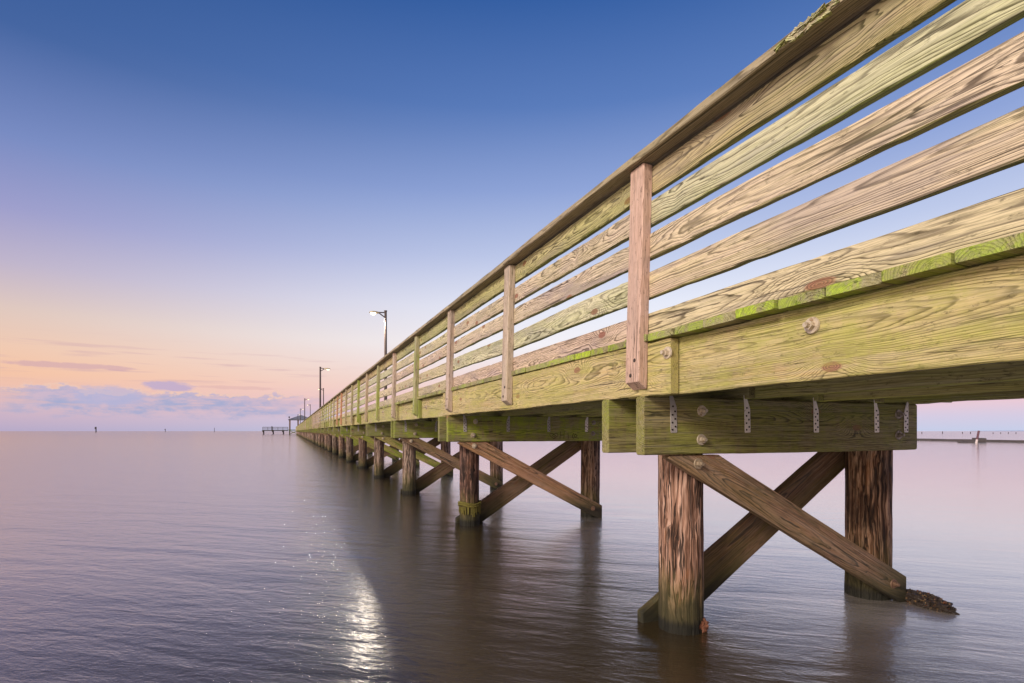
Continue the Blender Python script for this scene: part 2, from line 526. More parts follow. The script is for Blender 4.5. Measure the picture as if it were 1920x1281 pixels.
def add_board(bm, L, ty, tz, ch=.005, seg=1, wob=0.0, seed=0, off=(0, 0, 0), mat=None, xs=None):
    """chamfered timber, length L along X (centred), ty thick, tz wide"""
    hy, hz = ty / 2, tz / 2
    prof = [(-hy + ch, -hz), (hy - ch, -hz), (hy, -hz + ch), (hy, hz - ch), (hy - ch, hz), (-hy + ch, hz), (-hy, hz - ch), (-hy, -hz + ch)]
    ox, oy, oz = off
    rings = []
    n = max(1, seg)
    e = min(.004, L / 20)
    pos = [-L / 2, -L / 2 + e] + [-L / 2 + L * i / n for i in range(1, n)] + [L / 2 - e, L / 2]
    for i, x in enumerate(pos):
        end = i in (0, len(pos) - 1)
        k = 1 - (.003 / max(hy, hz) if end else 0)
        dy = wob * (mnoise.noise(Vector((x * .9 + seed, seed * 3.1, 0)))) * .6
        dz_ = wob * (mnoise.noise(Vector((x * .8 + seed, seed * 5.7, 9))))
        ring = []
        for j, (py, pz) in enumerate(prof):
            jy = wob * .35 * mnoise.noise(Vector((x * 4 + seed, j * 3.3, 1)))
            jz = wob * .35 * mnoise.noise(Vector((x * 4 + seed, j * 3.3, 7)))
            if n >= 40:
                c_ = mnoise.noise(Vector((x * 13 + seed, (j // 2) * 7.7, 3)))
                c2 = mnoise.noise(Vector((x * 31 + seed, (j // 2) * 4.1, 8)))
                cut = .007 * max(0, c_ - .32) / .4 + .0012 * c2
                jy -= math.copysign(cut, py)
                jz -= math.copysign(cut * 1.2, pz)
            v = Vector((x + ox, py * k + dy + jy + oy, pz * k + dz_ + jz + oz))
            ring.append(bm.verts.new(mat @ v if mat else v))
        rings.append(ring)
    for a, b in zip(rings, rings[1:]):
        for j in range(8):
            bm.faces.new((a[j], a[(j + 1) % 8], b[(j + 1) % 8], b[j]))
    bm.faces.new(rings[0])
    bm.faces.new(rings[-1][::-1])


def board(L, ty, tz, ch=.005, seg=1, wob=0.0, seed=0, name="board"):
    bm = bmesh.new()
    add_board(bm, L, ty, tz, ch, seg, wob, seed)
    return to_mesh(bm, name)


def add_cyl(bm, r0, r1, z0, z1, n=16, mat=None, cap=True, mi=0):
    a = [bm.verts.new((mat @ Vector((r0 * math.cos(2 * math.pi * i / n), r0 * math.sin(2 * math.pi * i / n), z0))) if mat else
                      (r0 * math.cos(2 * math.pi * i / n), r0 * math.sin(2 * math.pi * i / n), z0)) for i in range(n)]
    b = [bm.verts.new((mat @ Vector((r1 * math.cos(2 * math.pi * i / n), r1 * math.sin(2 * math.pi * i / n), z1))) if mat else
                      (r1 * math.cos(2 * math.pi * i / n), r1 * math.sin(2 * math.pi * i / n), z1)) for i in range(n)]
    fs = []
    for i in range(n):
        fs.append(bm.faces.new((a[i], a[(i + 1) % n], b[(i + 1) % n], b[i])))
    if cap:
        fs.append(bm.faces.new(a[::-1]))
        fs.append(bm.faces.new(b))
    for f in fs:
        f.material_index = mi


def add_box(bm, x0, x1, y0, y1, z0, z1, mat=None):
    vs = [Vector((x, y, z)) for x in (x0, x1) for y in (y0, y1) for z in (z0, z1)]
    v = [bm.verts.new(mat @ p if mat else p) for p in vs]
    for q in ((0, 1, 3, 2), (4, 6, 7, 5), (0, 4, 5, 1), (2, 3, 7, 6), (0, 2, 6, 4), (1, 5, 7, 3)):
        bm.faces.new([v[i] for i in q])


def prism_local(poly, x_dir_angle, thick, name, wob=.003):
    """a plank cut to a polygon in the XZ plane; local X follows the grain. Returns mesh, centre, angle"""
    c = Vector((sum(p[0] for p in poly) / len(poly), sum(p[1] for p in poly) / len(poly)))
    ca, sa = math.cos(-x_dir_angle), math.sin(-x_dir_angle)
    pts = [((p[0] - c.x) * ca - (p[1] - c.y) * sa, (p[0] - c.x) * sa + (p[1] - c.y) * ca) for p in poly]
    bm = bmesh.new()
    f = bm.faces.new([bm.verts.new((a, -thick / 2, b)) for a, b in pts])
    ex = bmesh.ops.extrude_face_region(bm, geom=[f])
    for v in [g for g in ex['geom'] if isinstance(g, bmesh.types.BMVert)]:
        v.co.y = thick / 2
    bmesh.ops.recalc_face_normals(bm, faces=bm.faces)
    bmesh.ops.bevel(bm, geom=bm.edges[:], offset=.006, segments=2, affect='EDGES', profile=.6)
    xs = [v.co.x for v in bm.verts]
    for i in range(1, 12):
        px = min(xs) + (max(xs) - min(xs)) * i / 12
        bmesh.ops.bisect_plane(bm, geom=bm.verts[:] + bm.edges[:] + bm.faces[:], plane_co=(px, 0, 0), plane_no=(1, 0, 0))
    for v in bm.verts:
        v.co.z += wob * mnoise.noise(v.co * 9)
        v.co.y += wob * .6 * mnoise.noise(v.co * 7 + Vector((4, 4, 4)))
    return to_mesh(bm, name), c, x_dir_angle


# ------------------------------------------------------------------ water
bm = bmesh.new()
rad = [0, 6, 20, 80, 400, 2500, 25000]
prev = None
for r_ in rad[1:]:
    ring = [bm.verts.new((r_ * math.cos(2 * math.pi * i / 64), r_ * math.sin(2 * math.pi * i / 64), 0)) for i in range(64)]
    if prev is None:
        bm.faces.new(ring)
    else:
        for i in range(64):
            bm.faces.new((prev[i], ring[i], ring[(i + 1) % 64], prev[(i + 1) % 64]))
    prev = ring
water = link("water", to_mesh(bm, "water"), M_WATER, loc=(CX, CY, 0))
water['kind'] = 'structure'

# ------------------------------------------------------------------ the pier
Z_BB, Z_BT = .942, 1.228            # cap beams
Z_RT = 1.481                        # rim joist top
Z_DT = 1.516                        # deck top
PITCH = 3.36
YB = [-3.38, 0.0, 3.487, 6.75, 10.16]
Y_END = 192.0
while YB[-1] + PITCH < Y_END:
    YB.append(YB[-1] + PITCH)
YP = [-1.66, .023, 1.711, 3.364, 5.014, 6.69, 8.44, 10.09, 11.70, 13.21]
while YP[-1] + 1.68 < Y_END:
    YP.append(YP[-1] + 1.68)
NB = len(YB)
MAXP = 100

pier = empty("wooden_pier", (0, 0, 0))
tag(pier, "long weathered timber pier with slatted railing running far out over calm water", "pier")


def rc(base, v=.12, a=None):
    k = 1 + random.uniform(-v, v)
    return (base[0] * k * random.uniform(.96, 1.04), base[1] * k, base[2] * k * random.uniform(.94, 1.06), random.uniform(.1, .8) if a is None else a)


# piles ---------------------------------------------------------------
def pile_mesh(rad_, seed, hi):
    n, nz = (72, 70) if hi else (28, 16)
    z0, z1 = -.9, 1.215
    bm = bmesh.new()
    rings = []
    for k in range(nz + 1):
        z = z0 + (z1 - z0) * k / nz
        ring = []
        for i in range(n):
            a = 2 * math.pi * i / n
            ca, sa = math.cos(a), math.sin(a)
            rr = rad_ * (1 + .02 * mnoise.noise(Vector((ca * 1.2 + seed, sa * 1.2, z * 1.5))))
            if hi:
                rr -= .013 * max(0, mnoise.noise(Vector((ca * 8 + seed, sa * 8, z * 1.1))))
                rr -= .008 * abs(mnoise.noise(Vector((ca * 17 + seed, sa * 17, z * 2.3))))
            ring.append(bm.verts.new((rr * ca, rr * sa, z)))
        rings.append(ring)
    for a_, b_ in zip(rings, rings[1:]):
        for i in range(n):
            bm.faces.new((a_[i], a_[(i + 1) % n], b_[(i + 1) % n], b_[i]))
    bm.faces.new(rings[-1])
    return to_mesh(bm, "pile", True)


def lump_mesh(size, seed, sub=4, rough=.35, name="crust"):
    bm = bmesh.new()
    bmesh.ops.create_icosphere(bm, subdivisions=sub, radius=1.0)
    for v in bm.verts:
        d = v.co.normalized()
        k = 1 + rough * mnoise.noise(d * 2.2 + Vector((seed, 0, 0))) + rough * .55 * mnoise.noise(d * 7 + Vector((seed, 3, 0)))
        k += rough * .5 * max(0, mnoise.noise(d * 15 + Vector((seed, 7, 0))))
        v.co = Vector((d.x * size[0], d.y * size[1], d.z * size[2])) * k
    return to_mesh(bm, name)


def bolt_mesh():
    bm = bmesh.new()
    add_cyl(bm, .029, .027, 0, .006, 20)
    add_cyl(bm, .0165, .0165, .006, .022, 6)
    add_cyl(bm, .010, .009, .022, .036, 10)
    return to_mesh(bm, "bolt")


ME_BOLT = bolt_mesh()
ME_BOLT.materials.append(M_BOLT)


def add_bolt(parent, world, axis, color=None):
    """bolt head facing -Y ('y') or -X ('x'); parent is a part whose basis is known"""
    o = bpy.data.objects.new("bolt", ME_BOLT)
    COL.objects.link(o)
    o.parent = parent
    tw = Matrix.Translation(Vector(world)) @ (Matrix.Rotation(R(90), 4, 'X') if axis == 'y' else Matrix.Rotation(R(-90), 4, 'Y'))
    tw = tw @ Matrix.Rotation(random.uniform(0, 1), 4, 'Z')
    pm = Matrix.Translation(parent.location) @ parent.rotation_euler.to_matrix().to_4x4()
    o.matrix_basis = pm.inverted() @ tw
    o.color = color or (random.uniform(.75, 1.05),) * 3 + (1,)
    return o


def strap_mesh(mirror):
    s = -1 if mirror else 1
    bm = bmesh.new()
    out = [(-.019, .004), (-.015, 0), (.015, 0), (.019, .004), (.019, .125), (.006, .160), (-.008, .196), (-.022, .196), (-.019, .150), (-.019, .125)]
    a = [bm.verts.new((s * x, -.003, z)) for x, z in out]
    b = [bm.verts.new((s * x, 0, z)) for x, z in out]
    n = len(out)
    bm.faces.new(a)
    bm.faces.new(b[::-1])
    for i in range(n):
        bm.faces.new((a[i], b[i], b[(i + 1) % n], a[(i + 1) % n]))
    bmesh.ops.recalc_face_normals(bm, faces=bm.faces)
    for hx, hz in ((-.009, .015), (.009, .03), (-.009, .05), (.008, .068), (-.008, .088), (.008, .105), (-.004, .13)):
        mt = Matrix.Translation((s * hx, -.003, hz)) @ Matrix.Rotation(R(90), 4, 'X')
        add_cyl(bm, .0052, .0046, 0, .0025, 8, mt, True, 1)
    me = to_mesh(bm, "joist_strap")
    me.materials.append(M_ZINC)
    me.materials.append(M_HOLE)
    return me


ME_STRAP = [strap_mesh(False), strap_mesh(True)]

pile_hi = [pile_mesh(.118, 1.3, True), pile_mesh(.132, 7.9, True), pile_mesh(.112, 4.1, True), pile_mesh(.119, 12.0, True)]
pile_lo = [pile_mesh(.115, 3.3, False), pile_mesh(.122, 9.3, False)]
for me in pile_hi + pile_lo:
    me.materials.append(M_PILE)
beam_me = [board(2.051, .068, .286, .007, 44, .006, s, "cap_beam") for s in (1, 2, 3, 4)]
for me in beam_me:
    me.materials.append(M_BEAM)
A_poly = [(.150, .925), (.163, .938), (.475, .938), (1.975, .153), (1.975, -.03)]
A_me, A_c, A_ang = prism_local(A_poly, -math.atan(.512), .052, "brace")
B_poly = [(.223, -.20), (.223, .058), (1.666, .938), (2.04, .938)]
B_me, B_c, B_ang = prism_local(B_poly, math.atan(.607), .052, "brace")
A_me.materials.append(M_BRACE)
B_me.materials.append(M_BRACE)

far = {k: bmesh.new() for k in ("pile", "cap_beam", "cross_brace")}
first_beams = {}
first_piles = {}
for bi, y0 in enumerate(YB):
    if bi * 2 >= MAXP - 1:                       # beyond a hundred of each: one mesh per kind
        for xs in (.31, 1.86):
            add_cyl(far["pile"], .117, .115, -.5, 1.2, 10, Matrix.Translation((xs, y0 + .19, 0)))
        for dy_ in (.034, .346):
            add_board(far["cap_beam"], 2.05, .068, .286, off=(1.025, y0 + dy_, 1.085))
        for poly, yy in ((A_poly, y0 + .04), (B_poly, y0 + .346)):
            f = far["cross_brace"].faces.new([far["cross_brace"].verts.new((a, yy - .025, b)) for a, b in poly])
            ex = bmesh.ops.extrude_face_region(far["cross_brace"], geom=[f])
            for v in [g for g in ex['geom'] if isinstance(g, bmesh.types.BMVert)]:
                v.co.y += .05
        continue
    hi = bi <= 4
    tint = random.choice([(1, 1, 1), (1.05, .95, .92), (.85, .8, .78), (.7, .62, .6), (1.1, 1, .95)])
    if bi == 1:
        specs = [(.376, .19, pile_hi[0], (1.22, 1.0, .92, .12)), (1.894, .205, pile_hi[1], (1.0, .82, .64, .62))]
    elif bi == 2:
        specs = [(.305, .19, pile_hi[2], (.62, .45, .42, .9)), (1.874, .19, pile_hi[3], (.85, .72, .6, .45))]
    else:
        pm_ = pile_hi[2:] if hi else pile_lo
        t2 = random.choice([(1, 1, 1), (1.05, .95, .92), (.8, .75, .7)])
        specs = [(.31 + random.uniform(-.03, .03), .19, pm_[0], (*tint, random.uniform(.1, .9))), (1.86 + random.uniform(-.03, .03), .19, pm_[1], (*t2, random.uniform(.2, .8)))]
    for px, py, me, colr in specs:
        lab = None
        o = link("pile", me, None, pier, (px, y0 + py, 0), (R(random.uniform(-.3, .3)), R(random.uniform(-.3, .3)), random.uniform(0, 6)), colr)
        first_piles.setdefault(bi, []).append(o)
    # paired cap beams
    shade = rc((1, 1, 1), .10, random.uniform(.35, .9))
    fb = link("cap_beam", beam_me[bi % 4], None, pier, (1.0255, y0 + .034, 1.085), (0, 0, 0), shade)
    bb = link("cap_beam", beam_me[(bi + 1) % 4], None, pier, (1.0255 + (random.uniform(-.02, .02) if bi > 1 else 0), y0 + .346, 1.085), (0, 0, 0), rc((1.0, 1, .95), .08, .5))
    first_beams[bi] = (fb, bb)
    bx = [(.348, 1.162), (.345, 1.017), (1.866, 1.163), (1.868, 1.036)]
    if bi < 16:
        for q, (bx_, bz) in enumerate(bx):
            if bi > 7 and q > 1:
                continue
            jx = 0 if bi == 1 else random.uniform(-.02, .02)
            add_bolt(fb, (bx_ + jx + (-.05 if bi == 2 else 0), y0 - .001, bz + jx * .3), 'y', (.45, .45, .5, 1) if q > 1 else None)
        sx = [.172, .655, 1.160, 1.672, 1.945] if bi == 1 else [.19, .70, 1.21, 1.71]
        for q, xx in enumerate(sx):
            s = link("joist_strap", ME_STRAP[(1 if q == 4 else 0) if bi == 1 else (0 if q == 0 else 1)], None, fb)
            s.location = (xx - 1.0255 + random.uniform(-.004, .004), -.0345, 1.052 - 1.085)
            s.rotation_euler = (0, R(random.uniform(-2, 2)), 0)
            k = .45 if (bi == 1 and q == 0) or (bi != 1 and q < 3) else random.uniform(.9, 1.1)
            s.color = (k, k * .95, k * .95, 1)
    # crossed braces
    if bi >= 4 and bi < 9:
        bc1 = (1.3, 1.75, .95, .9)
    else:
        bc1 = (1, 1, 1, .2) if bi == 1 else (*(random.uniform(.85, 1.2),) * 3, random.uniform(.2, .6))
    if bi == 2:
        bc1 = (1.45, 1.3, 1.25, .15)
    sh = 0 if bi == 1 else (-.035 if bi == 2 else random.uniform(-.06, .02))
    ba = link("cross_brace", A_me, None, pier, (A_c.x + sh, y0 + .041, A_c.y), (0, -A_ang, 0), bc1)
    b2 = link("cross_brace", B_me, None, pier, (B_c.x + sh, y0 + .346, B_c.y), (0, -B_ang, 0), (.62, .6, .55, .4) if bi == 1 else (*(random.uniform(.55, .9),) * 3, .4))
    if bi < 10:
        add_bolt(ba, (.338 + sh, y0 + .013, .895), 'y', (.9, .9, .9, 1) if bi > 1 else (.6, .55, .5, 1))
        add_bolt(ba, (1.845 + sh, y0 + .013, .125), 'y', (.35, .25, .22, 1))
for k, b_ in far.items():
    if len(b_.verts):
        o = link(k, to_mesh(b_, k), {"pile": M_PILE, "cap_beam": M_BEAM, "cross_brace": M_BRACE}[k], pier)
        o['kind'] = 'stuff'
    else:
        b_.free()

# barnacles on the first pile, knob of rust on the first brace
o = link("barnacle_crust", lump_mesh((.034, .022, .038), 3.0, 5, .5), M_RUSTCRUST, first_piles[1][0])
p = first_piles[1][0]
tw = Matrix.Translation((.437, .098, .03))
o.matrix_basis = (Matrix.Translation(p.location) @ p.rotation_euler.to_matrix().to_4x4()).inverted() @ tw
# the carving on the second beam: a heart, H, I and a scrawl
fb = first_beams[2][0]
bm = bmesh.new()


def stroke(bm, pts, w=.006, y0=-.0362, y1=-.0335):
    for (xa, za), (xb, zb) in zip(pts, pts[1:]):
        d = Vector((xb - xa, 0, zb - za))
        L = d.length
        ang = math.atan2(zb - za, xb - xa)
        mt = Matrix.Translation(((xa + xb) / 2, 0, (za + zb) / 2)) @ Matrix.Rotation(-ang, 4, 'Y')
        add_box(bm, -L / 2 - .001, L / 2 + .001, y0, y1, -w / 2, w / 2, mt)


def strokes(bm, lines, ox, oz):
    for q, ln in enumerate(lines):
        stroke(bm, [(ox + a, oz + b) for a, b in ln], y0=-.0362 - .0003 * q)


hx, hz = 1.225 - 1.0255, 1.005 - 1.085
heart = [(.05 + .058 * (16 * math.sin(t) ** 3) / 17, .002 + .040 * (13 * math.cos(t) - 5 * math.cos(2 * t) - 2 * math.cos(3 * t) - math.cos(4 * t)) / 17)
         for t in [2 * math.pi * i / 18 for i in range(19)]]
carved = [("carved_heart", [heart, [(.02, .01), (.06, -.015)], [(.035, .02), (.075, .0)]]),
          ("carved_letter", [[(.135, .05), (.13, -.035)], [(.185, .05), (.18, -.035)], [(.134, .006), (.182, .012)]]),
          ("carved_letter", [[(.235, .03), (.24, -.035)]]),
          ("carved_scrawl", [[(.31, .03), (.29, -.02), (.315, -.03), (.33, .02), (.36, .0), (.33, -.02), (.38, -.03)]])]
bm.free()
for nm, lines in carved:
    bm = bmesh.new()
    strokes(bm, lines, hx, hz)
    link(nm, to_mesh(bm, nm), M_CARVE, fb)

# rim joists, floor joists --------------------------------------------
rim_me = [board(3.80, .045, .253, .004, 60, .006, s, "rim_joist") for s in (1.5, 2.5, 6.5)]
for me in rim_me:
    me.materials.append(M_RIM)
joist_me = [board(3.62, .045, .250, .004, 4, .005, s, "floor_joist") for s in (3.5, 4.5)]
for me in joist_me:
    me.materials.append(M_JOIST)
RZ90 = (0, 0, R(90))
zr = (Z_BT + Z_RT) / 2
far_rim, far_joist = bmesh.new(), bmesh.new()
M90 = Matrix.Rotation(R(90), 4, 'Z')
for b in range(NB):
    y0 = YB[b]
    y1 = YB[b + 1] if b + 1 < NB else Y_END
    outer = b % 2 == 1
    L = (y1 - y0) + .40
    yc = (y0 + y1) / 2 + .005
    if outer:
        x = .0225
    else:
        x = .0685
    if b == 0:
        colr = (1.06, 1.0, .98, .6)
    elif b == 1:
        colr = (1.12, 1.04, 1.05, .45)
    else:
        colr = rc((1.04, 1.0, 1.0), .10, random.uniform(.2, .8))
    jl = (y1 - y0) + .40
    if b < 50:
        o = link("rim_joist", rim_me[b % 3], None, pier, (x, yc, zr), RZ90, colr)
        o.scale = (L / 3.80, 1, 1)
        rr_ = link("rim_joist", rim_me[(b + 1) % 3], None, pier, (2.03 if outer else 1.983, yc, zr), RZ90, rc((.8, .8, .75), .1))
        rr_.scale = (L / 3.80, 1, 1)
    else:
        for xx in (x, 2.03 if outer else 1.983):
            add_board(far_rim, L, .045, .253, mat=Matrix.Translation((xx, yc, zr)) @ M90)
        o = None
    if o is not None and b < 8:
        xf = x - .0235
        if b == 0:
            add_bolt(o, (xf, -.861, 1.414), 'x')
            add_bolt(o, (xf, -2.6, 1.41), 'x')
        else:
            for yq in ([-.133] if b == 1 else []) + [y0 + 1.2 + random.uniform(-.2, .2)] * (b > 1):
                add_bolt(o, (xf, yq, 1.413 - (b > 1) * random.uniform(0, .05)), 'x')
    for q, xj in enumerate((.63, 1.14, 1.65)):
        xx = xj + (.0 if outer else .047)
        if b < 33:
            j = link("floor_joist", joist_me[(b + q) % 2], None, pier, (xx + .022, (y0 + y1) / 2 + (.05 if outer else -.03), zr), RZ90, rc((1, .97, .95), .32, random.uniform(.1, .8)))
            j.scale = (((y1 - y0) + .16) / 3.62, 1, 1)
        else:
            add_board(far_joist, (y1 - y0) + .2, .045, .25, mat=Matrix.Translation((xx + .022, (y0 + y1) / 2, zr)) @ M90)
for nm, b_, mt in (("rim_joist", far_rim, M_RIM), ("floor_joist", far_joist, M_JOIST)):
    if len(b_.verts):
        o = link(nm, to_mesh(b_, nm), mt, pier)
        o['kind'] = 'stuff'
    else:
        b_.free()

# deck planks -----------------------------------------------------------
plank_me = [board(2.09, .034, .174, .004, 6, .004, s, "deck_plank") for s in (5.5, 6.1, 8.5, 9.7)]
for me in plank_me:
    me.materials.append(M_DECK)
n_pl = 0
far_pl = bmesh.new()
y = -5.0
zc = Z_RT + .0185
i = 0
while y < Y_END:
    if -3.2 < y and n_pl < MAXP:
        link("deck_plank", plank_me[i % 4], None, pier, (1.028 + random.uniform(-.008, .008), y, zc + random.uniform(-.001, .002)), (R(90) if False else 0, 0, R(random.uniform(-.15, .15))),
             rc((1, 1, .95), .18, random.uniform(.45, 1.0) if y < 1 else random.uniform(.1, .6)))
        o = COL.objects[-1]
        o.rotation_euler = (R(90), 0, R(random.uniform(-.15, .15)))
        n_pl += 1
    else:
        add_board(far_pl, 2.09, .174, .034, .004, off=(1.028 + random.uniform(-.01, .01), y, zc))
    y += .180
    i += 1
o = link("deck_plank", to_mesh(far_pl, "deck_plank"), M_DECK, pier)
o['kind'] = 'stuff'

# railing ---------------------------------------------------------------
def lean(z):
    return .024 * (z - Z_DT) / .85


def post_mesh(seed):
    L = 2.331 - 1.262
    bm = bmesh.new()
    add_board(bm, L, .110, .052, .004, 8, .004, seed)
    for v in bm.verts:
        if v.co.x < -L / 2 + .01 and v.co.z > 0:      # bottom cut on the slant, outer face shorter
            v.co.x += .03
    return to_mesh(bm, "railing_post")


post_me = [post_mesh(s) for s in (1.1, 3.7, 8.2)]
# two screw heads near the foot of each post
for me in post_me:
    me.materials.append(M_POST)
scr = bmesh.new()
add_cyl(scr, .011, .009, 0, .003, 10)
ME_SCREW = to_mesh(scr, "screw_head")
ME_SCREW.materials.append(M_HOLE)
far_post = bmesh.new()
LEAN = math.atan(.024 / .85)
tints = {1: (1.12, .93, .90, .0), 2: (.98, .95, .92, .1), 3: (.95, .9, .9, .1), 4: (.78, .86, .62, .8), 5: (1.0, .95, .92, .1), 6: (.8, .88, .6, .8),
         7: (.98, .9, .85, .2), 8: (.78, .88, .50, .9), 9: (.85, .85, .7, .3), 10: (.9, .85, .75, .3), 11: (1.05, .66, .48, 0), 12: (1.0, .68, .5, 0)}
zc_p = (2.331 + 1.262) / 2
for k, yp in enumerate(YP):
    if k < MAXP:
        colr = tints.get(k) or random.choice([(1.0, .94, .9, .1), (.82, .9, .62, .7), (.9, .9, .76, .3), (.8, .9, .55, .8)])
        po = link("railing_post", post_me[k % 3], None, pier, (-.0268 + .5 * .024, yp, zc_p), (0, R(-90) + LEAN, 0), colr,
                  "reddish brown railing post" if k in (11, 12) else None)
        if k < 6:
            for dxs, off in ((-.40, -.018), (-.47, .012)):
                s = link("screw_head", ME_SCREW, None, po)
                s.location = (dxs, off, .0255)
    else:
        add_board(far_post, 2.331 - 1.262, .11, .052, mat=Matrix.Translation((-.0268 + .012, yp, zc_p)) @ Matrix.Rotation(R(-90) + LEAN, 4, 'Y'))
    # spacer block behind posts that fall on a set-back rim joist
    b = max(i for i, yb in enumerate(YB) if yb <= yp)
    inner = b % 2 == 0
    ynext = YB[b + 1] if b + 1 < NB else Y_END
    if inner and yp - YB[b] > .4 and ynext - yp > .4 and k < 60:
        link("spacer_block", board(.245, .044, .13, .004, 1, 0, 0, "spacer_block"), M_RIM, pier, (.0225, yp - .02, zr), (0, R(-90), R(90)), (.75, .85, .6, .8))
if len(far_post.verts):
    o = link("railing_post", to_mesh(far_post, "railing_post"), M_POST, pier)
    o['kind'] = 'stuff'

rows = [(2.264, .125), (2.100, .114), (1.940, .118), (1.756, .124), (1.5725, .108)]
rail_me = {}
for q, (z, hgt) in enumerate(rows):
    rail_me[q] = [board(3.36, .034, hgt, .004, 72, .011, 11 * q + s, "rail_board") for s in (.3, 2.3, 5.3)]
    for me in rail_me[q]:
        me.materials.append(M_RAIL)
row_tint = [(.86, .78, .60, .2), (1.08, 1.04, .98, .14), (1.08, 1.0, 1.0, .10), (1.08, 1.03, 1.0, .16), (1.06, .98, .92, .08)]  # top row darker and yellower: cap rail shade painted into the tint
n_rb = 0
far_rb = bmesh.new()
ends = [-5.02] + [YP[k] - .005 for k in range(1, len(YP), 2)] + [Y_END]
for b in range(len(ends) - 1):
    ya, yb = ends[b], ends[b + 1]
    for q, (z, hgt) in enumerate(rows):
        t = row_tint[q]
        if b == 2 and q == 4:
            t = (1.05, .88, .84, 0)
        cl = (*[c * random.uniform(.92, 1.06) for c in t[:3]], t[3])
        xx = .0175 + lean(z)
        if n_rb < MAXP:
            o = link("rail_board", rail_me[q][b % 3], None, pier, (xx, (ya + yb) / 2, z + random.uniform(-.003, .003)), (LEAN * 0, 0, R(90 + random.uniform(-.06, .06))), cl)
            o.rotation_euler = (R(random.uniform(-.08, .08)), LEAN, R(90))
            o.rotation_euler = (0, 0, R(90 + random.uniform(-.05, .05)))
            o.scale = ((yb - ya - .004) / 3.36, 1, 1)
            n_rb += 1
        else:
            add_board(far_rb, yb - ya - .01, .034, hgt, mat=Matrix.Translation((xx, (ya + yb) / 2, z)) @ M90)
o = link("rail_board", to_mesh(far_rb, "rail_board"), M_RAIL, pier)
o['kind'] = 'stuff'
o.color = (.9, .92, .75, .6)

cap_me = [board(3.36, .172, .038, .005, 72, .010, s, "cap_rail") for s in (21.3, 24.3)]
for me in cap_me:
    me.materials.append(M_CAP)
cends = [-5.02] + [YP[k] + .01 for k in range(2, len(YP), 4)] + [Y_END]
for b in range(len(cends) - 1):
    ya, yb = cends[b], cends[b + 1]
    o = link("cap_rail", cap_me[b % 2], None, pier, (.026, (ya + yb) / 2, 2.3525), (0, 0, R(90)), (1, .96, .9, .10))
    o.scale = ((yb - ya - .004) / 3.36, 1, 1)

bm = bmesh.new()
for i in range(26):
    t = i / 25
    yy = -1.04 + .22 * t + random.uniform(-.01, .01)
    sx, sy, sz = random.uniform(.004, .010), random.uniform(.012, .04), random.uniform(.004, .013) * (1 - abs(t - .5))
    mt = Matrix.Translation((-.060 + random.uniform(-.004, .006), yy, 2.348 + random.uniform(-.014, .014))) @ Matrix.Rotation(random.uniform(-.4, .4), 4, 'X') @ Matrix.Rotation(random.uniform(-.3, .3), 4, 'Z')
    q = [bm.verts.new(mt @ Vector(p)) for p in ((-sx, -sy, -sz), (sx, -sy * .6, -sz), (sx, sy, -sz * .5), (-sx * .6, sy * .7, -sz), (-sx * .3, 0, sz * 1.6))]
    for f in ((0, 1, 4), (1, 2, 4), (2, 3, 4), (3, 0, 4), (3, 2, 1, 0)):
        bm.faces.new([q[j] for j in f])
o = link("splintered_edge", to_mesh(bm, "splintered_edge"), M_RAIL, [c for c in pier.children if c.name.startswith("cap_rail")][0])
o.matrix_parent_inverse = Matrix.Identity(4)
cp = o.parent
o.matrix_basis = (Matrix.Translation(cp.location) @ cp.rotation_euler.to_matrix().to_4x4() @ Matrix.Diagonal((*cp.scale, 1))).inverted()
o.color = (1, 1, .8, .8)
p2 = first_piles[1][1]
ob = add_bolt(p2, (2.03, .19, .90), 'x')
ob.matrix_basis = (Matrix.Translation(p2.location) @ p2.rotation_euler.to_matrix().to_4x4()).inverted() @ Matrix.Translation((2.024, .17, .90)) @ Matrix.Rotation(R(90), 4, 'Y') @ Matrix.Scale(1.2, 4)

# ------------------------------------------------------------------ rope and oysters
bm = bmesh.new()
n = 60
for strand in range(3):
    rings = []
    for i in range(n * 2):
        t = 2 * math.pi * i / n
        tw_ = t * 14 + strand * 2.094
        rr = .121 + .007 * math.cos(tw_)
        zz = .008 * math.sin(tw_) + .022 * (i / n - 1) + .012 * math.sin(t * 2 + 1) + .01 * mnoise.noise(Vector((t * 2, strand, 0)))
        c = Vector((rr * math.cos(t), rr * math.sin(t), zz))
        rad_d = Vector((math.cos(t), math.sin(t), 0))
        rings.append([bm.verts.new(c + rad_d * .0075 * math.cos(a) + Vector((0, 0, .0075 * math.sin(a)))) for a in [j * math.pi / 3 for j in range(6)]])
    for a_, b_ in zip(rings, rings[1:]):
        for j in range(6):
            bm.faces.new((a_[j], a_[(j + 1) % 6], b_[(j + 1) % 6], b_[j]))
    bm.faces.new(rings[0])
    bm.faces.new(rings[-1][::-1])
rope = link("rope", to_mesh(bm, "rope", True), M_ROPE, None, (.305, YB[2] + .19, .235))
tag(rope, "mossy yellow-green rope wound around a dark pile just above the water", "rope")
bm = bmesh.new()
for i in range(60):
    t = random.uniform(0, 6.28)
    L = random.uniform(.02, .08) + .07 * max(0, mnoise.noise(Vector((t * 2, 5, 0))))
    mt = Matrix.Translation((.123 * math.cos(t), .123 * math.sin(t), -.03)) @ Matrix.Rotation(t, 4, 'Z')
    w = random.uniform(.002, .007)
    add_box(bm, -.006, .002, -w, w, -L, .01, mt)
link("hanging_weed", to_mesh(bm, "weed"), M_ROPE, rope)

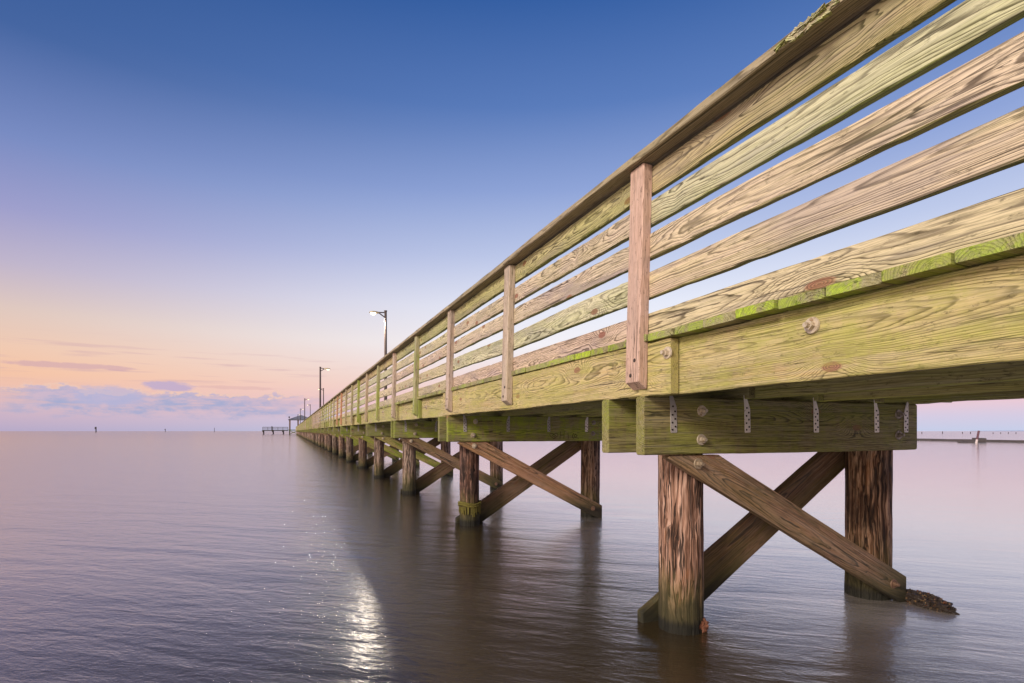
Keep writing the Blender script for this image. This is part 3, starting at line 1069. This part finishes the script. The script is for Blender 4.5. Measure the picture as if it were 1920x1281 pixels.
oy = empty("oyster_cluster", (2.01, -.06, 0))
tag(oy, "dark crusty clump of oysters at the waterline by the brace foot", "oysters")
body = lump_mesh((.062, .175, .052), 5.0, 5, .32, "oyster_mass")
link("oyster_mass", body, M_CRUST, oy, (0, 0, .012), (0, 0, R(-8)))
M_SHELL = flat_mat("pale_shell", (.22, .13, .065), .6, 90, .8)
bm = bmesh.new()
for i in range(420):
    t = random.uniform(-1, 1)
    a = random.uniform(-.4, math.pi + .4)
    ra = .060 * math.sqrt(max(.05, 1 - t * t * .85)) * random.uniform(.92, 1.1)
    sx = random.uniform(.003, .009)
    mt = (Matrix.Rotation(R(-8), 4, 'Z') @ Matrix.Translation((ra * math.cos(a), t * .172, .012 + ra * .92 * math.sin(a)))
          @ Matrix.Rotation(random.uniform(0, 6), 4, 'X') @ Matrix.Rotation(random.uniform(0, 6), 4, 'Z'))
    q = [bm.verts.new(mt @ Vector(p)) for p in ((-sx, -sx * .6, 0), (sx, -sx * .7, 0), (sx * .8, sx * 1.2, sx * .3), (-sx * .7, sx * 1.1, -sx * .3), (0, 0, sx * random.uniform(.6, 1.3)))]
    mi = random.choice((0, 0, 0, 1, 2))
    for f in ((0, 1, 4), (1, 2, 4), (2, 3, 4), (3, 0, 4), (3, 2, 1, 0)):
        bm.faces.new([q[j] for j in f]).material_index = mi
me = to_mesh(bm, "shell_crust")
for mt in (M_CRUST, M_RUSTCRUST, M_SHELL):
    me.materials.append(mt)
o = link("shell_crust", me, None, oy)
o['kind'] = 'stuff'

# ------------------------------------------------------------------ lamps along the pier


def unproj_y(u, v, X):
    """point on the plane x = X seen at pixel (u, v): returns y, z"""
    l = (u - 960) / F
    s, c = math.sin(TH), math.cos(TH)
    d = (X - CX) / (l * c + s)
    return CY + d * (-l * s + c), CH + d * (808.5 - v) / F


def on_water(u, v):
    s, c = math.sin(TH), math.cos(TH)
    d = CH * F / (v - 808.5)
    l = (u - 960) / F
    return CX + d * (l * c + s), CY + d * (-l * s + c)


def at_depth(u, d):
    s, c = math.sin(TH), math.cos(TH)
    l = (u - 960) / F
    return CX + d * (l * c + s), CY + d * (-l * s + c)


def lamp(u, v, X, side, lit, label, base_z=Z_DT):
    y, ztop = unproj_y(u, v, X)
    t = empty("street_lamp", (X, y, base_z))
    tag(t, label, "street lamp", "lamps along the pier")
    H = ztop - base_z
    bm = bmesh.new()
    add_cyl(bm, .062, .046, 0, H, 14)
    add_cyl(bm, .12, .12, 0, .03, 14)
    add_cyl(bm, .06, .06, H, H + .03, 14)
    link("pole", to_mesh(bm, "pole"), M_POLE, t)
    s = side
    bm = bmesh.new()
    for za, zb in ((-.05, -.06), (-.22, -.08)):
        a = Vector((s * .04, 0, H + za))
        b = Vector((s * .25, 0, H + zb))
        d = b - a
        q = d.to_track_quat('Z', 'Y').to_matrix().to_4x4()
        add_cyl(bm, .022, .022, 0, d.length, 8, Matrix.Translation(a) @ q)
    link("arm", to_mesh(bm, "arm"), M_POLE, t)
    # cobra head: a tapered shell with a bowl lens underneath
    bm = bmesh.new()
    rings = []
    prof = [(.21, .03, .025), (.25, .05, .045), (.32, .08, .06), (.43, .10, .065), (.54, .085, .05), (.60, .04, .02)]
    for x, w, h in prof:
        rings.append([bm.verts.new((s * x, w * math.cos(a), H - .085 + h * max(0, math.sin(a)) - .012 * (math.sin(a) < 0))) for a in [2 * math.pi * j / 14 for j in range(14)]])
    for a_, b_ in zip(rings, rings[1:]):
        for j in range(14):
            bm.faces.new((a_[j], a_[(j + 1) % 14], b_[(j + 1) % 14], b_[j]))
    bm.faces.new(rings[0])
    bm.faces.new(rings[-1][::-1])
    hd = link("lamp_head", to_mesh(bm, "lamp_head", True), M_HEAD, t)
    bm = bmesh.new()
    bmesh.ops.create_uvsphere(bm, u_segments=16, v_segments=10, radius=1)
    for v_ in bm.verts:
        v_.co = Vector((s * .46 + v_.co.x * .10, v_.co.y * .08, H - .095 + v_.co.z * (.075 if v_.co.z < 0 else .02)))
    link("lens", to_mesh(bm, "lens", True), M_LENS if lit else M_LENS_DIM, hd)
    if lit:
        ld = bpy.data.lights.new("lamp_light", 'SPOT')
        ld.spot_size = R(163)
        ld.spot_blend = .12
        ld.energy = 520
        ld.shadow_soft_size = .12
        ld.color = (1.0, .90, .72)
        lo = bpy.data.objects.new("lamp_light", ld)
        COL.objects.link(lo)
        lo.parent = t
        lo.location = (s * .46, 0, H - .30)
    return t


lamp(723, 584, 1.75, -1, True, "brightly lit lamp on the tallest pole of the row, head pointing left")
lamp(600.5, 689, .13, 1, False, "second tallest lamp, head pointing right, its pole rising behind the handrail")
lamp(606.5, 728.5, 1.75, -1, False, "slim lamp just behind the second tallest pole, its head pointing left")
lamp(571.3, 747.5, .13, 1, False, "small distant lamp with head pointing right, third pole out from the pavilion roof peak")
lamp(581.8, 758.5, 1.75, -1, False, "small distant lamp with head pointing left, close above the sloping cap rail")
lamp(563.2, 766.5, .13, 1, False, "tiny lamp pole standing in front of the pavilion roof peak")
lamp(558.3, 777, .13, 1, False, "faint tiny lamp pole before the pavilion roof, most distant of all lamps")

# ------------------------------------------------------------------ pavilion and platform at the pier head
s_, c_ = math.sin(TH), math.cos(TH)


def x_on_y(u, Y):
    l = (u - 960) / F
    d = (Y - CY) / (-l * s_ + c_)
    return CX + d * (l * c_ + s_), d


YV = Y_END + 4.0
xl, dv = x_on_y(542.5, YV)
xr = x_on_y(586, YV)[0]
pav = empty("pavilion", ((xl + xr) / 2, YV, 0))
tag(pav, "small open pavilion with grey hipped roof at the far end of the pier", "pavilion")
hw = (xr - xl) / 2
ze, za = CH + dv * 20.7 / F, CH + dv * 30.5 / F
bm = bmesh.new()
e = hw + .35
bv = [bm.verts.new((sx * e, sy * (e + .2), ze)) for sx, sy in ((-1, -1), (1, -1), (1, 1), (-1, 1))]
bt = [bm.verts.new((sx * e, sy * (e + .2), ze + .18)) for sx, sy in ((-1, -1), (1, -1), (1, 1), (-1, 1))]
ap = [bm.verts.new((0, -.6, za)), bm.verts.new((0, .6, za))]
for i in range(4):
    bm.faces.new((bv[i], bv[(i + 1) % 4], bt[(i + 1) % 4], bt[i]))
bm.faces.new(bv[::-1])
bm.faces.new((bt[0], bt[1], ap[0]))
bm.faces.new((bt[1], bt[2], ap[1], ap[0]))
bm.faces.new((bt[2], bt[3], ap[1]))
bm.faces.new((bt[3], bt[0], ap[0], ap[1]))
link("roof", to_mesh(bm, "roof"), M_ROOF, pav)
for ix, px in enumerate((-hw + .2, -hw * .25, hw * .35, hw - .2)):
    for py in (-hw, hw):
        link("support_post", board(ze - 1.5, .42, .42, .02, name="support_post"), M_PAVPOST, pav, (px, py, (ze + 1.5) / 2), (0, R(-90), 0))
bm = bmesh.new()
add_box(bm, -hw - .3, hw + .3, -hw - .4, hw + .4, 1.25, 1.55)
link("floor_deck", to_mesh(bm, "floor_deck"), M_FARGREEN, pav)
for px in (-hw + .1, -hw * .3, hw * .3, hw - .1):
    for py in (-hw, hw):
        bm = bmesh.new()
        add_cyl(bm, .17, .17, -.6, 1.25, 10)
        link("pile", to_mesh(bm, "pile"), M_DARKWOOD, pav, (px, py, 0))
for a_, b_ in ((-hw + .1, -hw * .3), (-hw * .3, -hw + .1), (-hw * .3, hw * .3), (hw * .3, -hw * .3)):
    L = math.hypot(b_ - a_, 1.1)
    ang = math.atan2(1.05, b_ - a_)
    link("cross_brace", board(L, .08, .2, .01, name="cross_brace"), M_FARGREEN, pav, ((a_ + b_) / 2, -hw - .2 - .05 * (a_ > b_), .65), (0, -ang, 0))

plat = empty("fishing_platform", (xl - 5, YV, 0))
xa = x_on_y(492.5, YV)[0] - (xl - 5)
xb = (xl - .4) - (xl - 5)
tag(plat, "low side platform with open railing reaching away from the pavilion over the water", "platform")
bm = bmesh.new()
add_box(bm, xa, xb, -.9, .9, 1.12, 1.42)
link("deck", to_mesh(bm, "deck"), M_DARKWOOD, plat)
n = 5
for i in range(n + 1):
    px = xa + .05 + (xb - xa - .1) * i / n
    link("railing_post", board(1.02, .09, .12, .01, name="railing_post"), M_DARKWOOD, plat, (px, -.85, 1.42 + .49), (0, R(-90), 0))
for z, hgt in ((2.36, .16), (2.0, .10), (1.7, .10)):
    link("railing_bar", board(xb - xa, .06, hgt, .01, name="railing_bar"), M_DARKWOOD, plat, ((xa + xb) / 2, -.93, z))
link("tall_post", board(1.35, .28, .28, .02, name="tall_post"), M_MARK, plat, (x_on_y(510, YV)[0] - (xl - 5), -.5, 2.05), (0, R(-90), 0))
for u in (494.5, 512.5, 531.5):
    px = x_on_y(u, YV)[0] - (xl - 5)
    bm = bmesh.new()
    add_cyl(bm, .20, .2, -.6, 1.12, 10)
    link("pile", to_mesh(bm, "pile"), M_MARK, plat, (px, -.6, 0))
    link("knee_brace", board(1.2, .2, .3, .02, name="knee_brace"), M_DARKWOOD, plat, (px - .15, -.62, .75), (0, R(62), 0))
xg = x_on_y(542.3, YV)[0]
gl = empty("globe_post", (xg, YV - hw - .6, 1.5))
tag(gl, "slender post topped by a dark round ball at the pavilion corner", "post")
bm = bmesh.new()
zg = CH + dv * 25.6 / F
add_cyl(bm, .05, .05, 0, zg - 1.5, 8)
link("pole", to_mesh(bm, "pole"), M_POLE, gl)
bm = bmesh.new()
bmesh.ops.create_uvsphere(bm, u_segments=12, v_segments=8, radius=.26)
link("ball", to_mesh(bm, "ball", True), M_MARK, gl, (0, 0, zg - 1.5))

# ------------------------------------------------------------------ channel markers, mooring posts, breakwater, far shore
for u, vt, d, lab, w in ((180, 800.5, 520, "channel marker with dark square board, alone at the horizon under the cumulus", 1.2),
                         (310, 804.2, 700, "short thin channel marker at the horizon, middle one of three", .8),
                         (402, 802.2, 600, "plain thin pole at the horizon between marker and pier", .6)):
    x, y = at_depth(u, d)
    H = CH + d * (808.5 - vt) / F
    t = empty("channel_marker", (x, y, 0))
    tag(t, lab, "channel marker", "channel markers on the horizon")
    bm = bmesh.new()
    add_cyl(bm, .38 * w, .34 * w, -.5, H, 10)
    link("pole", to_mesh(bm, "pole"), M_MARK, t, (0, 0, 0))
    if w > .7:
        bm = bmesh.new()
        add_box(bm, -.75 * w, .75 * w, -.5, -.38, H * .55, H * .98)
        link("marker_board", to_mesh(bm, "marker_board"), M_MARK, t, (0, 0, 0), (0, 0, -TH))

mo = [(1728.5, 810.0), (1767.2, 809.0), (1804.7, 810.2), (1819.7, 809.6), (1862, 811), (1876.2, 811.0), (1890.8, 810.8), (1905, 810.8)]
mlab = ["thin mooring post seen just past the cap beam end", "tallest mooring post with a fatter top, between beam and tilted pole",
        "short mooring post standing before the leaning pole, first of a close pair", "slim mooring post nearest the leaning pole",
        "stubby mooring post first past the leaning pole", "slight mooring post second past the leaning pole",
        "stubby mooring post below the start of the blue shoreline", "stubby mooring post furthest from the pier"]
bm = bmesh.new()
add_cyl(bm, .14, .14, -.4, 1.0, 10)
add_cyl(bm, .17, .10, 1.0, 1.06, 10)
mo_me = to_mesh(bm, "mooring_post")
for (u, vt), lab in zip(mo, mlab):
    vb = 813.2
    x, y = on_water(u, vb)
    d = CH * F / (vb - 808.5)
    o = link("mooring_post", mo_me, M_MARK, None, (x, y, 0))
    o.scale = (1.0, 1.0, d * (vb - vt) / F / 1.06)
    tag(o, lab, "mooring post", "mooring posts in the water past the pier")

bw = empty("breakwater", (61.1, 25.9, 0))
tag(bw, "long low dark breakwater lying level with the water beyond the pier", "breakwater")
pA, pB = Vector((66.5, 44.0, 0)), Vector((58.0, 15.4, 0))
dirv = (pB - pA).normalized()
L = (pB - pA).length
ang = math.atan2(dirv.y, dirv.x)
mid = (pA + pB) / 2 - Vector((61.1, 25.9, 0))
link("timber_wall", board(L, .5, .55, .02, 30, .05, 3, "timber_wall"), M_BREAK, bw, (mid.x, mid.y, -.06), (0, 0, ang))
q = Vector((*on_water(1836, 829.4), 0)) - Vector((61.1, 25.9, 0))
link("concrete_block", board(.95, .5, .42, .05, 3, .04, 6, "concrete_block"), M_BREAK, bw, (q.x, q.y, .2), (0, 0, -TH))
q = Vector((*on_water(1812, 830.4), 0)) - Vector((61.1, 25.9, 0))
link("sunken_ledge", board(1.3, .4, .25, .04, 3, .05, 8, "sunken_ledge"), M_BREAK, bw, (q.x, q.y, .0), (0, 0, -TH))
tp = empty("leaning_pole", (*on_water(1830, 831.0), -.1))
tp.rotation_euler = (0, R(12), -TH)
tag(tp, "leaning pole, dark red above and pale below, beside the breakwater block", "pole")
bm = bmesh.new()
add_cyl(bm, .085, .085, 0, .42, 10)
link("painted_foot", to_mesh(bm, "painted_foot"), M_PALE, tp)
bm = bmesh.new()
add_cyl(bm, .085, .08, .42, 1.22, 10)
link("shaft", to_mesh(bm, "shaft"), M_REDPOST, tp)

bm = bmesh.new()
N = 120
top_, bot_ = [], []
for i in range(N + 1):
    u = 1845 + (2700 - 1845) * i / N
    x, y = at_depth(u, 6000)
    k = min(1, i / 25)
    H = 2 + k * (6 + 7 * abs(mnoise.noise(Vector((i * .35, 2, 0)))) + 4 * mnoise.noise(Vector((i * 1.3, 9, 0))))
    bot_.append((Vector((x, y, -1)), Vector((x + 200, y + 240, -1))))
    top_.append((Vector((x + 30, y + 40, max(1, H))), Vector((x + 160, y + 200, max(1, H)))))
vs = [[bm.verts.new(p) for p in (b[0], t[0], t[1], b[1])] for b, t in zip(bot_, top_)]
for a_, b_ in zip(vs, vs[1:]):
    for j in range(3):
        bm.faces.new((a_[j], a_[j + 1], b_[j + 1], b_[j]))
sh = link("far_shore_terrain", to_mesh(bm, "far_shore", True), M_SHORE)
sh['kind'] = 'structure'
